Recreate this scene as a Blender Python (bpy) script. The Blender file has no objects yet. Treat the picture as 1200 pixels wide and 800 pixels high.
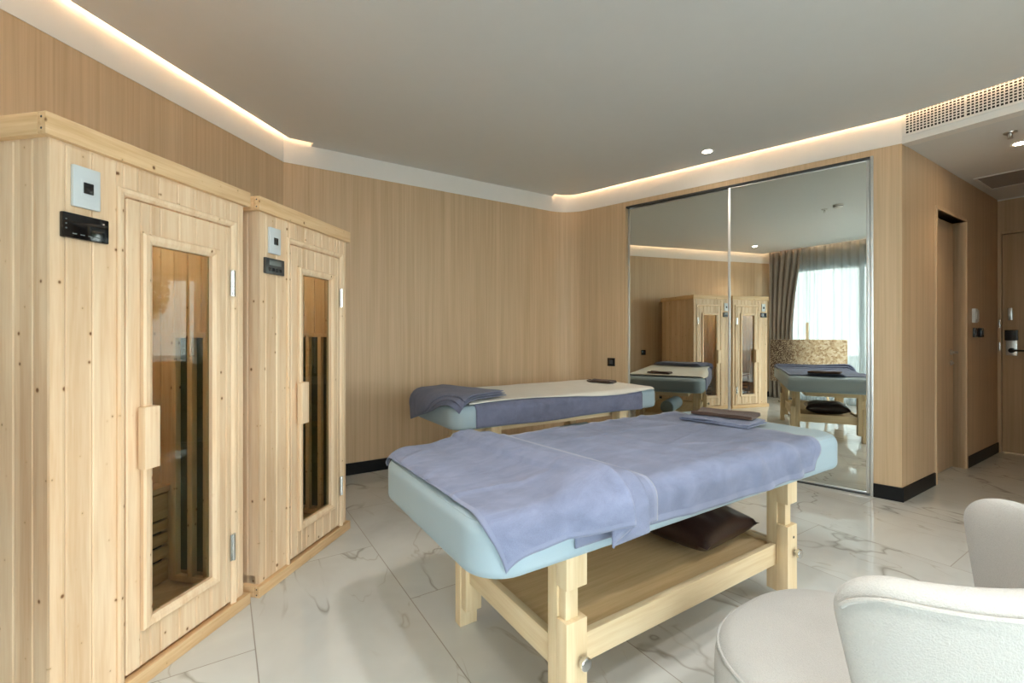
import bpy, bmesh, math, random
from mathutils import Vector, Matrix, noise as mnoise
random.seed(7)
SC = bpy.context.scene
COL = SC.collection
R = math.radians
PI = math.pi
V = Vector
# ------------------------------------------------------------------ layout (metres, camera over the origin)
H = 1.25
ANG_U = 32.6                                   # floor tiles, corridor, back wall, tables
U = V((math.cos(R(ANG_U)), math.sin(R(ANG_U))))
W_ = V((-U.y, U.x))                            # across the tables
ANG_L = 78.8                                   # left wall and sauna fronts
DL = V((math.cos(R(ANG_L)), math.sin(R(ANG_L))))
ANG_M = 138.4                                  # mirror wall
DM = V((math.cos(R(ANG_M)), math.sin(R(ANG_M))))
A = V((-1.894, 3.768))                         # corner left wall / back wall
M0 = V((2.778, 3.525))                         # right end of the mirror doors
C0 = M0 - DM * 0.185                           # corner mirror wall / corridor
E0 = C0 + U * 2.68                             # corner corridor / entrance wall
WC = V((-2.55, 0.4675))                        # corner left wall / window wall
ANG_W = -26.57
DW = V((math.cos(R(ANG_W)), math.sin(R(ANG_W))))
Z_WOOD, Z_CEIL, Z_SLAB = 2.68, 2.855, 3.06

# ------------------------------------------------------------------ object helpers
def link(name, bm, mats, parent=None, smooth=True, sharp=32, loc=None, rotz=None):
    me = bpy.data.meshes.new(name)
    bmesh.ops.recalc_face_normals(bm, faces=bm.faces[:])
    bm.to_mesh(me); bm.free()
    for m in (mats if isinstance(mats, (list, tuple)) else [mats]):
        me.materials.append(m)
    if smooth:
        for p in me.polygons: p.use_smooth = True
        me.set_sharp_from_angle(angle=R(sharp))
    o = bpy.data.objects.new(name, me); COL.objects.link(o)
    if parent: o.parent = parent
    if loc is not None: o.location = loc
    if rotz is not None: o.rotation_euler = (0, 0, rotz)
    return o

def tag(o, label=None, cat=None, group=None, kind=None):
    if label: o['label'] = label
    if cat: o['category'] = cat
    if group: o['group'] = group
    if kind: o['kind'] = kind
    return o

def thing(name, label, cat, loc=(0, 0, 0), rotz=0.0, group=None):
    o = bpy.data.objects.new(name, None); COL.objects.link(o)
    o.empty_display_size = .1
    o.location = loc; o.rotation_euler = (0, 0, rotz)
    return tag(o, label, cat, group)

def struct(o):
    o['kind'] = 'structure'; return o

def copy_tree(o, parent=None):
    c = o.copy(); COL.objects.link(c)
    if parent: c.parent = parent
    for ch in list(o.children): copy_tree(ch, c)
    return c

def box(bm, x0, x1, y0, y1, z0, z1, bev=0.0, seg=2, mi=0, mat=None):
    r = bmesh.ops.create_cube(bm, size=1.0)
    vs = r['verts']
    for v in vs:
        v.co = V((x0 + (v.co.x + .5) * (x1 - x0), y0 + (v.co.y + .5) * (y1 - y0), z0 + (v.co.z + .5) * (z1 - z0)))
    if mat is not None:
        for v in vs: v.co = mat @ v.co
    fs = list({f for v in vs for f in v.link_faces})
    for f in fs: f.material_index = mi
    if bev > 0:
        es = list({e for v in vs for e in v.link_edges})
        res = bmesh.ops.bevel(bm, geom=es, offset=bev, segments=seg, profile=.6, affect='EDGES')
        for f in res['faces']: f.material_index = mi

def B(*a, **k):
    bm = bmesh.new(); box(bm, *a, **k); return bm

def prism(bm, pts, z0, z1, mi=0):
    lo = [bm.verts.new((p[0], p[1], z0)) for p in pts]
    hi = [bm.verts.new((p[0], p[1], z1)) for p in pts]
    n = len(pts)
    fs = [bm.faces.new(lo[::-1]), bm.faces.new(hi)]
    for i in range(n):
        j = (i + 1) % n
        fs.append(bm.faces.new((lo[i], lo[j], hi[j], hi[i])))
    for f in fs: f.material_index = mi

def tube(bm, pts, rad, n=10, mi=0, closed=False):
    pts = [V(p) for p in pts]; rings = []
    N = len(pts)
    for i, p in enumerate(pts):
        if closed: t = pts[(i + 1) % N] - pts[i - 1]
        else: t = pts[min(i + 1, N - 1)] - pts[max(i - 1, 0)]
        t.normalize()
        up = V((0, 0, 1)) if abs(t.z) < .9 else V((1, 0, 0))
        a = t.cross(up).normalized(); b = t.cross(a)
        rr = rad[i] if isinstance(rad, (list, tuple)) else rad
        rings.append([bm.verts.new(p + a * rr * math.cos(2 * PI * k / n) + b * rr * math.sin(2 * PI * k / n)) for k in range(n)])
    for i in range(N if closed else N - 1):
        q = rings[(i + 1) % N]
        for k in range(n):
            f = bm.faces.new((rings[i][k], rings[i][(k + 1) % n], q[(k + 1) % n], q[k])); f.material_index = mi
    if not closed:
        bm.faces.new(rings[0][::-1]).material_index = mi; bm.faces.new(rings[-1]).material_index = mi

def lathe(bm, prof, n=32, M=None, mi=0):
    """prof: (radius, z) list, axis z; M places it"""
    M = M or Matrix.Identity(4); rings = []
    for (r, z) in prof:
        if r < 1e-6: rings.append([bm.verts.new(M @ V((0, 0, z)))])
        else: rings.append([bm.verts.new(M @ V((r * math.cos(2 * PI * k / n), r * math.sin(2 * PI * k / n), z))) for k in range(n)])
    for a, b in zip(rings, rings[1:]):
        for k in range(n):
            q = (k + 1) % n
            if len(a) == 1 and len(b) == 1: continue
            if len(a) == 1: f = bm.faces.new((a[0], b[k], b[q]))
            elif len(b) == 1: f = bm.faces.new((a[k], a[q], b[0]))
            else: f = bm.faces.new((a[k], a[q], b[q], b[k]))
            f.material_index = mi
    for rg in (rings[0], rings[-1]):
        if len(rg) > 1:
            try: bm.faces.new(rg).material_index = mi
            except ValueError: pass

def solid(o, t, offset=0.0):
    m = o.modifiers.new('thickness', 'SOLIDIFY'); m.thickness = t; m.offset = offset
    return o

# ------------------------------------------------------------------ material helpers
class N:
    def __init__(s, name):
        s.m = bpy.data.materials.new(name); s.m.use_nodes = True
        s.t = s.m.node_tree; s.n = s.t.nodes; s.l = s.t.links
        s.b = s.n['Principled BSDF']; s.out = s.n['Material Output']
    def new(s, typ, **k):
        x = s.n.new(typ)
        for a, b in k.items(): setattr(x, a, b)
        return x
    def put(s, sock, val):
        if isinstance(val, bpy.types.NodeSocket): s.l.new(val, sock)
        else: sock.default_value = val
    def math(s, op, a, b=0.0, c=0.0, clamp=False):
        x = s.new('ShaderNodeMath', operation=op, use_clamp=clamp)
        s.put(x.inputs[0], a); s.put(x.inputs[1], b); s.put(x.inputs[2], c); return x.outputs[0]
    def obj(s): return s.new('ShaderNodeTexCoord').outputs['Object']
    def pos(s): return s.new('ShaderNodeNewGeometry').outputs['Position']
    def uv(s): return s.new('ShaderNodeTexCoord').outputs['UV']
    def map(s, vec, scale=(1, 1, 1), loc=(0, 0, 0), rot=(0, 0, 0)):
        x = s.new('ShaderNodeMapping'); s.l.new(vec, x.inputs[0])
        x.inputs['Scale'].default_value = scale; x.inputs['Location'].default_value = loc; x.inputs['Rotation'].default_value = rot
        return x.outputs[0]
    def noise(s, vec, scale=5, detail=3, rough=.5, dist=0.0, col=False):
        x = s.new('ShaderNodeTexNoise'); s.l.new(vec, x.inputs['Vector'])
        x.inputs['Scale'].default_value = scale; x.inputs['Detail'].default_value = detail
        x.inputs['Roughness'].default_value = rough; x.inputs['Distortion'].default_value = dist
        return x.outputs['Color' if col else 'Fac']
    def ramp(s, fac, stops, interp='LINEAR'):
        x = s.new('ShaderNodeValToRGB'); s.l.new(fac, x.inputs[0]); e = x.color_ramp.elements
        x.color_ramp.interpolation = interp
        while len(e) < len(stops): e.new(.5)
        for k, (p, c) in zip(e, stops):
            k.position = p; k.color = (c, c, c, 1) if isinstance(c, (int, float)) else (*c, 1)
        return x.outputs[0]
    def mix(s, fac, a, b, mode='MIX'):
        x = s.new('ShaderNodeMix', data_type='RGBA', blend_type=mode)
        s.put(x.inputs[0], fac)
        for i, q in ((6, a), (7, b)):
            s.put(x.inputs[i], (*q, 1) if isinstance(q, tuple) and len(q) == 3 else q)
        return x.outputs[2]
    def bump(s, h, strength=.2, dist=.01):
        x = s.new('ShaderNodeBump'); s.l.new(h, x.inputs['Height'])
        x.inputs['Strength'].default_value = strength; x.inputs['Distance'].default_value = dist
        s.l.new(x.outputs[0], s.b.inputs['Normal'])
    def set(s, **k):
        nm = dict(col='Base Color', rough='Roughness', metal='Metallic', spec='Specular IOR Level', sheen='Sheen Weight', coat='Coat Weight', coatr='Coat Roughness')
        for a, v in k.items():
            v = (*v, 1) if isinstance(v, tuple) and len(v) == 3 else v
            s.put(s.b.inputs[nm[a]], v)
        return s

def plain(name, col, rough=.5, metal=0.0, spec=.5, var=.04, scale=12):
    n = N(name)
    f = n.noise(n.obj(), scale, 3)
    n.set(col=n.mix(f, tuple(c * (1 - var) for c in col), tuple(min(1, c * (1 + var)) for c in col)), rough=rough, metal=metal, spec=spec)
    return n.m

def emit(name, col, strength):
    n = N(name); n.set(col=(.02, .02, .02))
    n.b.inputs['Emission Color'].default_value = (*col, 1); n.b.inputs['Emission Strength'].default_value = strength
    return n.m

def wall_wood(name, light=(.67, .495, .32), dark=(.49, .345, .205)):
    n = N(name); p = n.pos()
    fine = n.noise(n.map(p, (1, 1, .012)), 95, 4, .6)
    broad = n.noise(n.map(p, (1, 1, .03)), 16, 3, .55)
    wav = n.noise(n.map(p, (1, 1, .02)), 38, 2, .5)
    f = n.math('ADD', n.math('MULTIPLY', fine, .45), n.math('ADD', n.math('MULTIPLY', broad, .4), n.math('MULTIPLY', wav, .25)))
    n.set(col=n.ramp(f, [(.36, dark), (.72, light)]), rough=.48, spec=.3)
    n.bump(fine, .05, .002)
    return n.m

def pine(name, axis='z', knots=True, light=(.88, .69, .48), dark=(.77, .54, .33), pitch=.0, spec=.35):
    n = N(name); p = n.obj()
    st = {'x': (.05, 1, 1), 'y': (1, .05, 1), 'z': (1, 1, .05)}[axis]
    warp = n.noise(n.map(p, tuple(.35 if s == 1 else .12 for s in st)), 9, 2, .5, col=True)
    off = n.new('ShaderNodeVectorMath', operation='MULTIPLY_ADD'); n.l.new(warp, off.inputs[0])
    off.inputs[1].default_value = (.03, .03, .03); n.l.new(p, off.inputs[2])
    g1 = n.noise(n.map(off.outputs[0], st), 42, 3, .6)
    g2 = n.noise(n.map(off.outputs[0], st), 150, 2, .5)
    f = n.math('ADD', n.math('MULTIPLY', g1, .75), n.math('MULTIPLY', g2, .25))
    col = n.ramp(f, [(.32, dark), (.62, light)])
    if pitch:
        # each board a slightly different tone
        sx = n.new('ShaderNodeSeparateXYZ'); n.l.new(p, sx.inputs[0])
        b = n.math('FLOOR', n.math('DIVIDE', n.math('ADD', sx.outputs[0], sx.outputs[1]), pitch))
        wn = n.new('ShaderNodeTexWhiteNoise', noise_dimensions='1D'); n.l.new(b, wn.inputs['W'])
        col = n.mix(1.0, col, n.ramp(wn.outputs['Value'], [(0, (.86, .83, .80)), (1, (1.0, 1.0, 1.0))]), 'MULTIPLY')
    if knots:
        s3 = n.new('ShaderNodeSeparateXYZ'); n.l.new(p, s3.inputs[0])
        k2 = n.new('ShaderNodeCombineXYZ'); n.l.new(n.math('ADD', s3.outputs[0], s3.outputs[1]), k2.inputs[0]); n.l.new(n.math('MULTIPLY', s3.outputs[2], .78), k2.inputs[1])
        vo = n.new('ShaderNodeTexVoronoi', voronoi_dimensions='2D'); n.l.new(k2.outputs[0], vo.inputs['Vector']); vo.inputs['Scale'].default_value = 12
        sc = n.new('ShaderNodeSeparateColor'); n.l.new(vo.outputs['Color'], sc.inputs[0])
        rad = n.math('MULTIPLY', n.math('SUBTRACT', sc.outputs[0], .30, clamp=True), .125)
        k = n.math('SUBTRACT', rad, vo.outputs['Distance'])
        kn = n.math('MULTIPLY', k, 22, clamp=True)
        halo = n.math('MULTIPLY', n.math('ADD', k, .06), 8, clamp=True)
        halo = n.math('MULTIPLY', halo, n.math('GREATER_THAN', rad, .001))
        col = n.mix(n.math('MULTIPLY', halo, .45), col, (.62, .36, .15))
        col = n.mix(kn, col, (.20, .085, .028))
    n.set(col=col, rough=.5, spec=spec)
    n.bump(f, .04, .002)
    return n.m

def fabric(name, col, var=.10, scale=900, bump=.25, sheen=.3, rough=.95, mott=9, d=.002):
    n = N(name); p = n.obj()
    f = n.noise(p, scale, 2, .7); m = n.noise(p, mott, 4, .6)
    mm = n.math('ADD', n.math('MULTIPLY', f, .5), n.math('MULTIPLY', m, .5))
    n.set(col=n.ramp(mm, [(.3, tuple(c * (1 - var) for c in col)), (.7, tuple(min(1, c * (1 + var)) for c in col))]), rough=rough, spec=.15, sheen=sheen)
    n.bump(f, bump, d)
    return n.m

def terry(name, col):
    n = N(name); p = n.obj()
    f = n.noise(p, 520, 2, .7); m = n.noise(n.map(p, (.7, 1.6, 1)), 10, 5, .65, .6); m2 = n.noise(n.map(p, (2, .5, 1)), 4, 3, .6)
    mm = n.math('ADD', n.math('MULTIPLY', f, .25), n.math('ADD', n.math('MULTIPLY', m, .5), n.math('MULTIPLY', m2, .25)))
    n.set(col=n.ramp(mm, [(.34, tuple(c * .74 for c in col)), (.66, tuple(min(1, c * 1.24) for c in col))]), rough=1.0, spec=.1, sheen=.15)
    n.bump(n.math('ADD', f, n.math('MULTIPLY', m, 2.0)), .5, .004)
    return n.m

def marble_floor():
    n = N('polished marble tile'); p = n.obj()
    s = n.new('ShaderNodeSeparateXYZ'); n.l.new(p, s.inputs[0])
    TW = .64
    cu = n.math('DIVIDE', n.math('SUBTRACT', s.outputs[0], .115), TW)
    iu = n.math('FLOOR', cu)
    par = n.math('MODULO', n.math('ADD', iu, 100), 2)
    cv = n.math('DIVIDE', n.math('SUBTRACT', n.math('SUBTRACT', s.outputs[1], .153), n.math('MULTIPLY', par, .64)), 2 * TW)
    iv = n.math('FLOOR', cv)
    fu = n.math('FRACT', cu); fv = n.math('FRACT', cv)
    du = n.math('MULTIPLY', n.math('MINIMUM', fu, n.math('SUBTRACT', 1, fu)), TW)
    dv = n.math('MULTIPLY', n.math('MINIMUM', fv, n.math('SUBTRACT', 1, fv)), 2 * TW)
    grout = n.math('LESS_THAN', n.math('MINIMUM', du, dv), .0022)
    cid = n.new('ShaderNodeCombineXYZ'); n.l.new(iu, cid.inputs[0]); n.l.new(iv, cid.inputs[1])
    wn = n.new('ShaderNodeTexWhiteNoise', noise_dimensions='3D'); n.l.new(cid.outputs[0], wn.inputs['Vector'])
    off = n.new('ShaderNodeVectorMath', operation='MULTIPLY_ADD'); n.l.new(wn.outputs['Color'], off.inputs[0])
    off.inputs[1].default_value = (20, 20, 20); n.l.new(p, off.inputs[2])
    q = off.outputs[0]
    # veins: thin iso-lines of warped noise, broken up by a mask
    def vein(scale, width, thr, rotz, st):
        qm = n.map(q, st, rot=(0, 0, rotz))
        v = n.noise(qm, scale, 4, .5, .6)
        ln = n.math('SUBTRACT', 1, n.math('DIVIDE', n.math('ABSOLUTE', n.math('SUBTRACT', v, .5)), width), clamp=True)
        mk = n.ramp(n.noise(q, 2.3, 2), [(thr, 0.0), (thr + .14, 1.0)])
        return n.math('MULTIPLY', n.math('POWER', ln, 1.6), mk)
    v1 = vein(1.25, .011, .36, .75, (1, .5, 1)); v2 = vein(2.2, .008, .40, -.5, (1, .45, 1))
    cloud = n.noise(q, 1.6, 4, .6, .5)
    base = n.ramp(cloud, [(.3, (.58, .60, .595)), (.7, (.70, .73, .725))])
    col = n.mix(n.math('MULTIPLY', v1, .62), base, (.22, .20, .17))
    col = n.mix(n.math('MULTIPLY', v2, .42), col, (.32, .28, .22))
    col = n.mix(n.math('MULTIPLY', grout, .85), col, (.25, .23, .205))
    n.set(col=col, rough=n.math('ADD', .022, n.math('MULTIPLY', grout, .5)), spec=.62)
    return n.m

def glass(name, tint, refl=.10, body=None, dens=0.0, rough=0.0):
    n = N(name); n.n.remove(n.b)
    tr = n.new('ShaderNodeBsdfTransparent'); tr.inputs[0].default_value = (*tint, 1)
    gl = n.new('ShaderNodeBsdfGlossy'); gl.inputs['Roughness'].default_value = rough; gl.inputs[0].default_value = (.95, .97, .96, 1)
    fr = n.new('ShaderNodeFresnel'); fr.inputs[0].default_value = 1.5
    mx = n.new('ShaderNodeMixShader')
    front = n.math('SUBTRACT', 1.0, n.new('ShaderNodeNewGeometry').outputs['Backfacing'])     # the far face of the pane only transmits
    n.l.new(n.math('MULTIPLY', n.math('MULTIPLY', n.math('ADD', fr.outputs[0], refl - .04, clamp=True), front), .5), mx.inputs[0])
    n.l.new(tr.outputs[0], mx.inputs[1]); n.l.new(gl.outputs[0], mx.inputs[2])
    n.l.new(mx.outputs[0], n.out.inputs[0])
    return n.m

def sheer_mat():
    n = N('sheer voile'); n.n.remove(n.b)
    tr = n.new('ShaderNodeBsdfTransparent'); tl = n.new('ShaderNodeBsdfTranslucent'); df = n.new('ShaderNodeBsdfDiffuse')
    for x in (tl, df): x.inputs[0].default_value = (.36, .39, .40, 1)
    a = n.new('ShaderNodeMixShader'); a.inputs[0].default_value = .35
    n.l.new(tl.outputs[0], a.inputs[1]); n.l.new(df.outputs[0], a.inputs[2])
    b = n.new('ShaderNodeMixShader')
    w = n.noise(n.map(n.obj(), (1, 1, .01)), 30, 2)
    n.l.new(n.math('MULTIPLY_ADD', w, .26, .78), b.inputs[0])
    n.l.new(tr.outputs[0], b.inputs[1]); n.l.new(a.outputs[0], b.inputs[2]); n.l.new(b.outputs[0], n.out.inputs[0])
    return n.m

def canvas_mat():
    n = N('abstract speckled painting'); p = n.obj()
    def dots(scale, thr):
        vo = n.new('ShaderNodeTexVoronoi'); n.l.new(n.map(p, (1, 1, 1)), vo.inputs['Vector']); vo.inputs['Scale'].default_value = scale
        return vo
    v1 = dots(34, 0); v2 = dots(70, 0)
    s = n.new('ShaderNodeSeparateXYZ'); n.l.new(p, s.inputs[0])
    side = n.math('ADD', n.math('SUBTRACT', 1.05, s.outputs[0]), n.math('MULTIPLY', n.noise(p, 4, 3), .45))
    d = n.ramp(n.math('ADD', side, -.05), [(.55, 0.0), (1.05, 1.0)])
    sc = n.new('ShaderNodeSeparateColor'); n.l.new(v1.outputs['Color'], sc.inputs[0])
    cell = n.ramp(sc.outputs[0], [(0, (.33, .19, .09)), (.45, (.58, .42, .25)), (1, (.80, .68, .50))])
    sp = n.ramp(v2.outputs['Distance'], [(.28, 1.0), (.48, 0.0)])
    base = n.mix(d, cell, (.07, .033, .015))
    col = n.mix(n.math('MULTIPLY', sp, .6), base, (.78, .66, .46))
    n.set(col=col, rough=.6)
    return n.m

M = {}
M['wall'] = wall_wood('pale oak veneer panel')
M['white'] = plain('white painted plaster', (.80, .78, .74), .7, spec=.2, var=.015)
M['ceil'] = plain('ceiling paint', (.72, .725, .71), .8, spec=.15, var=.015)
M['floor'] = marble_floor()
M['base'] = plain('black skirting', (.008, .008, .009), .45, 0, .2)
M['alu'] = plain('brushed aluminium', (.72, .74, .74), .32, .85)
M['chrome'] = plain('polished steel', (.62, .62, .60), .25, 1.0)
M['steel'] = plain('brushed nickel', (.55, .53, .49), .35, 1.0)
M['black'] = plain('black plastic', (.012, .012, .013), .22)
M['bglass'] = plain('glossy black panel', (.006, .006, .007), .06)
M['dgrey'] = plain('dark grey plastic', (.045, .048, .048), .3)
M['lcd'] = plain('grey display', (.16, .18, .17), .2)
M['wplate'] = plain('white plastic', (.62, .67, .69), .3)
M['dark'] = plain('dark cavity', (.02, .018, .016), .8)
PITCH = .0755
M['pine_b'] = pine('spruce cladding boards', 'z', True, pitch=PITCH)
M['pine_z'] = pine('spruce upright', 'z', True)
M['pine_x'] = pine('spruce rail', 'x', True, light=(.80, .57, .33), dark=(.64, .40, .195))
M['pine_y'] = pine('spruce crosspiece', 'y', True, light=(.80, .57, .33), dark=(.64, .40, .195))
tl, td = (.80, .655, .435), (.70, .53, .31)
M['tab_x'] = pine('beech rail', 'x', False, tl, td)
M['tab_y'] = pine('beech cross rail', 'y', False, tl, td)
M['tab_z'] = pine('beech post', 'z', False, tl, td)
M['ply'] = pine('plywood shelf', 'x', False, (.72, .52, .29), (.60, .41, .20))
M['heat'] = plain('olive heater panel', (.055, .065, .028), .45)
M['vinyl'] = fabric('pale teal leatherette', (.35, .45, .515), .03, 420, .12, 0, .42, 3, .0008)
M['towel'] = terry('lilac blue terry', (.19, .217, .325))
M['hem'] = fabric('lilac towel hem', (.205, .233, .345), .06, 300, .3, .3, 1.0, 7, .002)
M['towel_d'] = terry('slate lilac terry', (.17, .185, .28))
M['cream'] = fabric('cream terry', (.70, .68, .62), .06, 520, .4, .2, 1.0, 7, .003)
M['brown'] = fabric('chocolate towelling', (.085, .05, .038), .2, 520, .5, .2, .9, 7, .003)
n = N('dark brown leather'); f = n.noise(n.obj(), 180, 3)
n.set(col=n.ramp(f, [(.3, (.018, .007, .006)), (.7, (.035, .013, .010))]), rough=.33, spec=.5); n.bump(f, .15, .002); M['leather'] = n.m
M['boucle'] = fabric('ivory boucle', (.50, .495, .475), .08, 260, .55, .3, 1.0, 5, .006)
M['drape'] = fabric('grey drape cloth', (.30, .27, .245), .06, 600, .2, .1, .9)
M['sheer'] = sheer_mat()
M['mirror'] = plain('silvered mirror', (.80, .83, .78), .0, 1.0, var=.0)
M['sglass'] = glass('smoky sauna glass', (.66, .68, .60), .05)
M['wglass'] = glass('window glass', (.95, .98, .97), .04)
M['canvas'] = canvas_mat()
M['frame'] = plain('dark window frame', (.10, .105, .105), .4)
M['bark'] = plain('bark', (.12, .08, .05), .9)
n = N('leaves'); f = n.noise(n.obj(), 6, 3)
n.set(col=n.ramp(f, [(.3, (.05, .12, .025)), (.7, (.16, .30, .07))]), rough=.6); M['leaf'] = n.m
M['terr'] = plain('terrace stone', (.42, .40, .37), .8)
M['cove'] = emit('warm cove strip', (1.0, .63, .37), 30)
M['bulb'] = emit('warm lamp', (1.0, .78, .52), 60)
M['bulbw'] = emit('neutral lamp', (1.0, .88, .72), 40)

def rot2(ang): return R(ang)
def pt(o, ang, x, y):
    d = V((math.cos(R(ang)), math.sin(R(ang)))); return o + d * x + V((-d.y, d.x)) * y

# ================================================================== THE SETTING
FL = V((0, 0, 0))
bm = bmesh.new(); box(bm, -6.5, 8.5, -5.5, 6.5, -.06, 0)
struct(link('floor', bm, M['floor'], smooth=False, rotz=R(ANG_U)))

TH = .10
# fillet between back wall and mirror wall
Ta = A + U * 2.80
Km = None
tm = (A - M0).dot(W_) / DM.dot(W_); CORN = M0 + DM * tm
tl_ = .26
P1 = CORN - U * tl_; P2 = CORN - DM * tl_      # tangent points (P2 lies towards the mirror)
rf = tl_ * math.tan(math.acos((-U).dot(-DM)) / 2)
CEN = P1 - W_ * rf
def arc(rad, n=14):
    a0 = math.atan2(*(P1 - CEN).yx); a1 = math.atan2(*(P2 - CEN).yx)
    if a1 > a0: a1 -= 2 * PI
    if a0 - a1 > PI: a1 += 2 * PI
    return [CEN + V((math.cos(a0 + (a1 - a0) * i / n), math.sin(a0 + (a1 - a0) * i / n))) * rad for i in range(n + 1)]
NM = V((-DM.y, DM.x))                          # mirror wall, into the room
NLW = V((DL.y, -DL.x))                         # left wall, into the room
L_back = WC
def wall(name, o, ang, x0, x1, z0=0, z1=Z_WOOD, t=TH, side=1, mat='wall'):
    """slab along a local frame, its room face on y = 0"""
    bm = bmesh.new()
    box(bm, x0, x1, 0 if side > 0 else -t, t if side > 0 else 0, z0, z1)
    return struct(link(name, bm, M[mat], smooth=False, loc=(o.x, o.y, 0), rotz=R(ang)))

LWALL = (A - WC).length
wall('wall_left', WC, math.degrees(math.atan2(*(A - WC).yx)), -.1, LWALL + .06)
# back wall runs on round the soft corner up to the mirror doors
back_x1 = (P1 - A).length
bm = bmesh.new(); box(bm, 0, back_x1, 0, TH, 0, Z_WOOD)
struct(link('wall_back', bm, M['wall'], smooth=False, loc=(A.x, A.y, 0), rotz=R(ANG_U)))
MLEN = 2.0775
MT = 2.632
ai = arc(rf); ao = arc(rf + TH)
bm = bmesh.new()
for i in range(len(ai) - 1): prism(bm, [ai[i], ai[i + 1], ao[i + 1], ao[i]], 0, Z_WOOD)
bmesh.ops.remove_doubles(bm, verts=bm.verts[:], dist=1e-5)
Q1 = M0 + DM * MLEN
for a, b, z0 in ((Q1, P2, 0), (C0, M0, 0), (M0, Q1, MT)):
    prism(bm, [a, b, b - NM * TH, a - NM * TH], z0, Z_WOOD)
struct(link('wall_mirror', bm, M['wall'], sharp=25))
# closet space behind the mirror doors
bm = bmesh.new(); prism(bm, [M0 - NM * .16, Q1 - NM * .16, Q1 - NM * .2, M0 - NM * .2], 0, Z_WOOD)
struct(link('wall_closet', bm, M['dark'], smooth=False))
# corridor wall with its door opening (x along u, y into the wall)
DX0, DX1, DH = .752, 1.556, 2.30
bm = bmesh.new()
box(bm, 0, DX0, 0, .16, 0, Z_WOOD); box(bm, DX1, 2.78, 0, .16, 0, Z_WOOD); box(bm, DX0, DX1, 0, .16, DH, Z_WOOD)
struct(link('wall_corridor', bm, M['wall'], smooth=False, loc=(C0.x, C0.y, 0), rotz=R(ANG_U)))
CW = 1.10                                      # corridor width
bm = bmesh.new()
box(bm, -.0, .03, 0, .1, 0, Z_WOOD); box(bm, .97, CW + .1, 0, .1, 0, Z_WOOD); box(bm, .03, .97, 0, .1, 2.31, Z_WOOD)
struct(link('wall_entrance', bm, M['wall'], smooth=False, loc=(E0.x, E0.y, 0), rotz=R(ANG_U - 90)))
bm = bmesh.new(); box(bm, -.2, CW + .4, .3, .4, -.05, Z_SLAB)
struct(link('wall_lightblock_entrance', bm, M['wall'], smooth=False, loc=(E0.x, E0.y, 0), rotz=R(ANG_U - 90)))  # unseen slab added behind the entrance door to stop sky leaking under it
bm = bmesh.new(); box(bm, -.1, 3.2, .5, .6, -.05, Z_SLAB)
struct(link('wall_lightblock_corridor', bm, M['white'], smooth=False, loc=(C0.x, C0.y, 0), rotz=R(ANG_U)))  # unseen slab added behind the corridor door to keep outside light out
G0 = C0 - W_ * CW
bm = bmesh.new(); box(bm, 0, 2.78, -.1, 0, 0, Z_WOOD)
struct(link('wall_side', bm, M['wall'], smooth=False, loc=(G0.x, G0.y, 0), rotz=R(ANG_U)))
WLEN = 7.6
WE = WC + DW * WLEN
rw = WE - G0
RA = math.degrees(math.atan2(rw.y, rw.x)); RL = rw.length
WZ0, WZ1 = .06, 2.52
RX0, RX1 = RL - 3.5, RL - .25
bm = bmesh.new()
box(bm, -.1, RX0, 0, .12, 0, Z_SLAB); box(bm, RX1, RL + .1, 0, .12, 0, Z_SLAB)
box(bm, RX0, RX1, 0, .12, WZ1, Z_SLAB); box(bm, RX0, RX1, 0, .12, 0, WZ0)
struct(link('wall_right', bm, M['wall'], smooth=False, loc=(G0.x, G0.y, 0), rotz=R(RA)))
def window(name, o, ang, xs, ya, yb):
    bm = bmesh.new()
    for x in xs: box(bm, x - .03, x + .03, ya, yb, WZ0, WZ1, .004)
    for z in (WZ0 + .03, WZ1 - .03): box(bm, xs[0], xs[-1], ya, yb, z - .03, z + .03, .004)
    wf = struct(link(name, bm, M['frame'], loc=(o.x, o.y, 0), rotz=R(ang)))
    for a, b in zip(xs, xs[1:]):
        link('pane', B(a + .03, b - .03, (ya + yb) / 2 - .003, (ya + yb) / 2 + .003, WZ0 + .06, WZ1 - .06), M['wglass'], wf, False)
window('fill_window', G0, RA, [RX0, (RX0 + RX1) / 2, RX1], .04, .09)  # unseen window added on the right wall to brighten the room
# window wall (x along the wall, +y into the room)
WX0, WX1, WZ0, WZ1 = .32, 5.3, .06, 2.52
bm = bmesh.new()
box(bm, -.1, WX0, -.12, 0, 0, Z_SLAB); box(bm, WX1, WLEN + .1, -.12, 0, 0, Z_SLAB)
box(bm, WX0, WX1, -.12, 0, WZ1, Z_SLAB); box(bm, WX0, WX1, -.12, 0, 0, WZ0)
struct(link('wall_window', bm, M['white'], smooth=False, loc=(WC.x, WC.y, 0), rotz=R(ANG_W)))
window('window_1', WC, ANG_W, [WX0, 1.55, 2.8, 4.05, WX1], -.09, -.04)

# white bulkhead band above the panelling
def band(name, pts, z0, z1, nrm_out):
    bm = bmesh.new()
    for i in range(len(pts) - 1):
        prism(bm, [pts[i], pts[i + 1], pts[i + 1] + nrm_out[i + 1], pts[i] + nrm_out[i]], z0, z1)
    bmesh.ops.remove_doubles(bm, verts=bm.verts[:], dist=1e-5)
    return struct(link(name, bm, M['white'], sharp=25))
t = TH
band('trim_1', [WC - DL * .1 + NLW * .004, A + NLW * .004 + DL * .05], Z_WOOD, Z_SLAB, [-NLW * t] * 2)
pts = [A - W_ * .004, P1 - W_ * .004] + arc(rf - .004)[1:-1] + [P2 + NM * .004, C0 + NM * .004]
nr = [W_ * t, W_ * t] + [(p - CEN).normalized() * t for p in pts[2:-2]] + [-NM * t, -NM * t]
band('trim_2', pts, Z_WOOD, Z_SLAB, nr)
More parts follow.
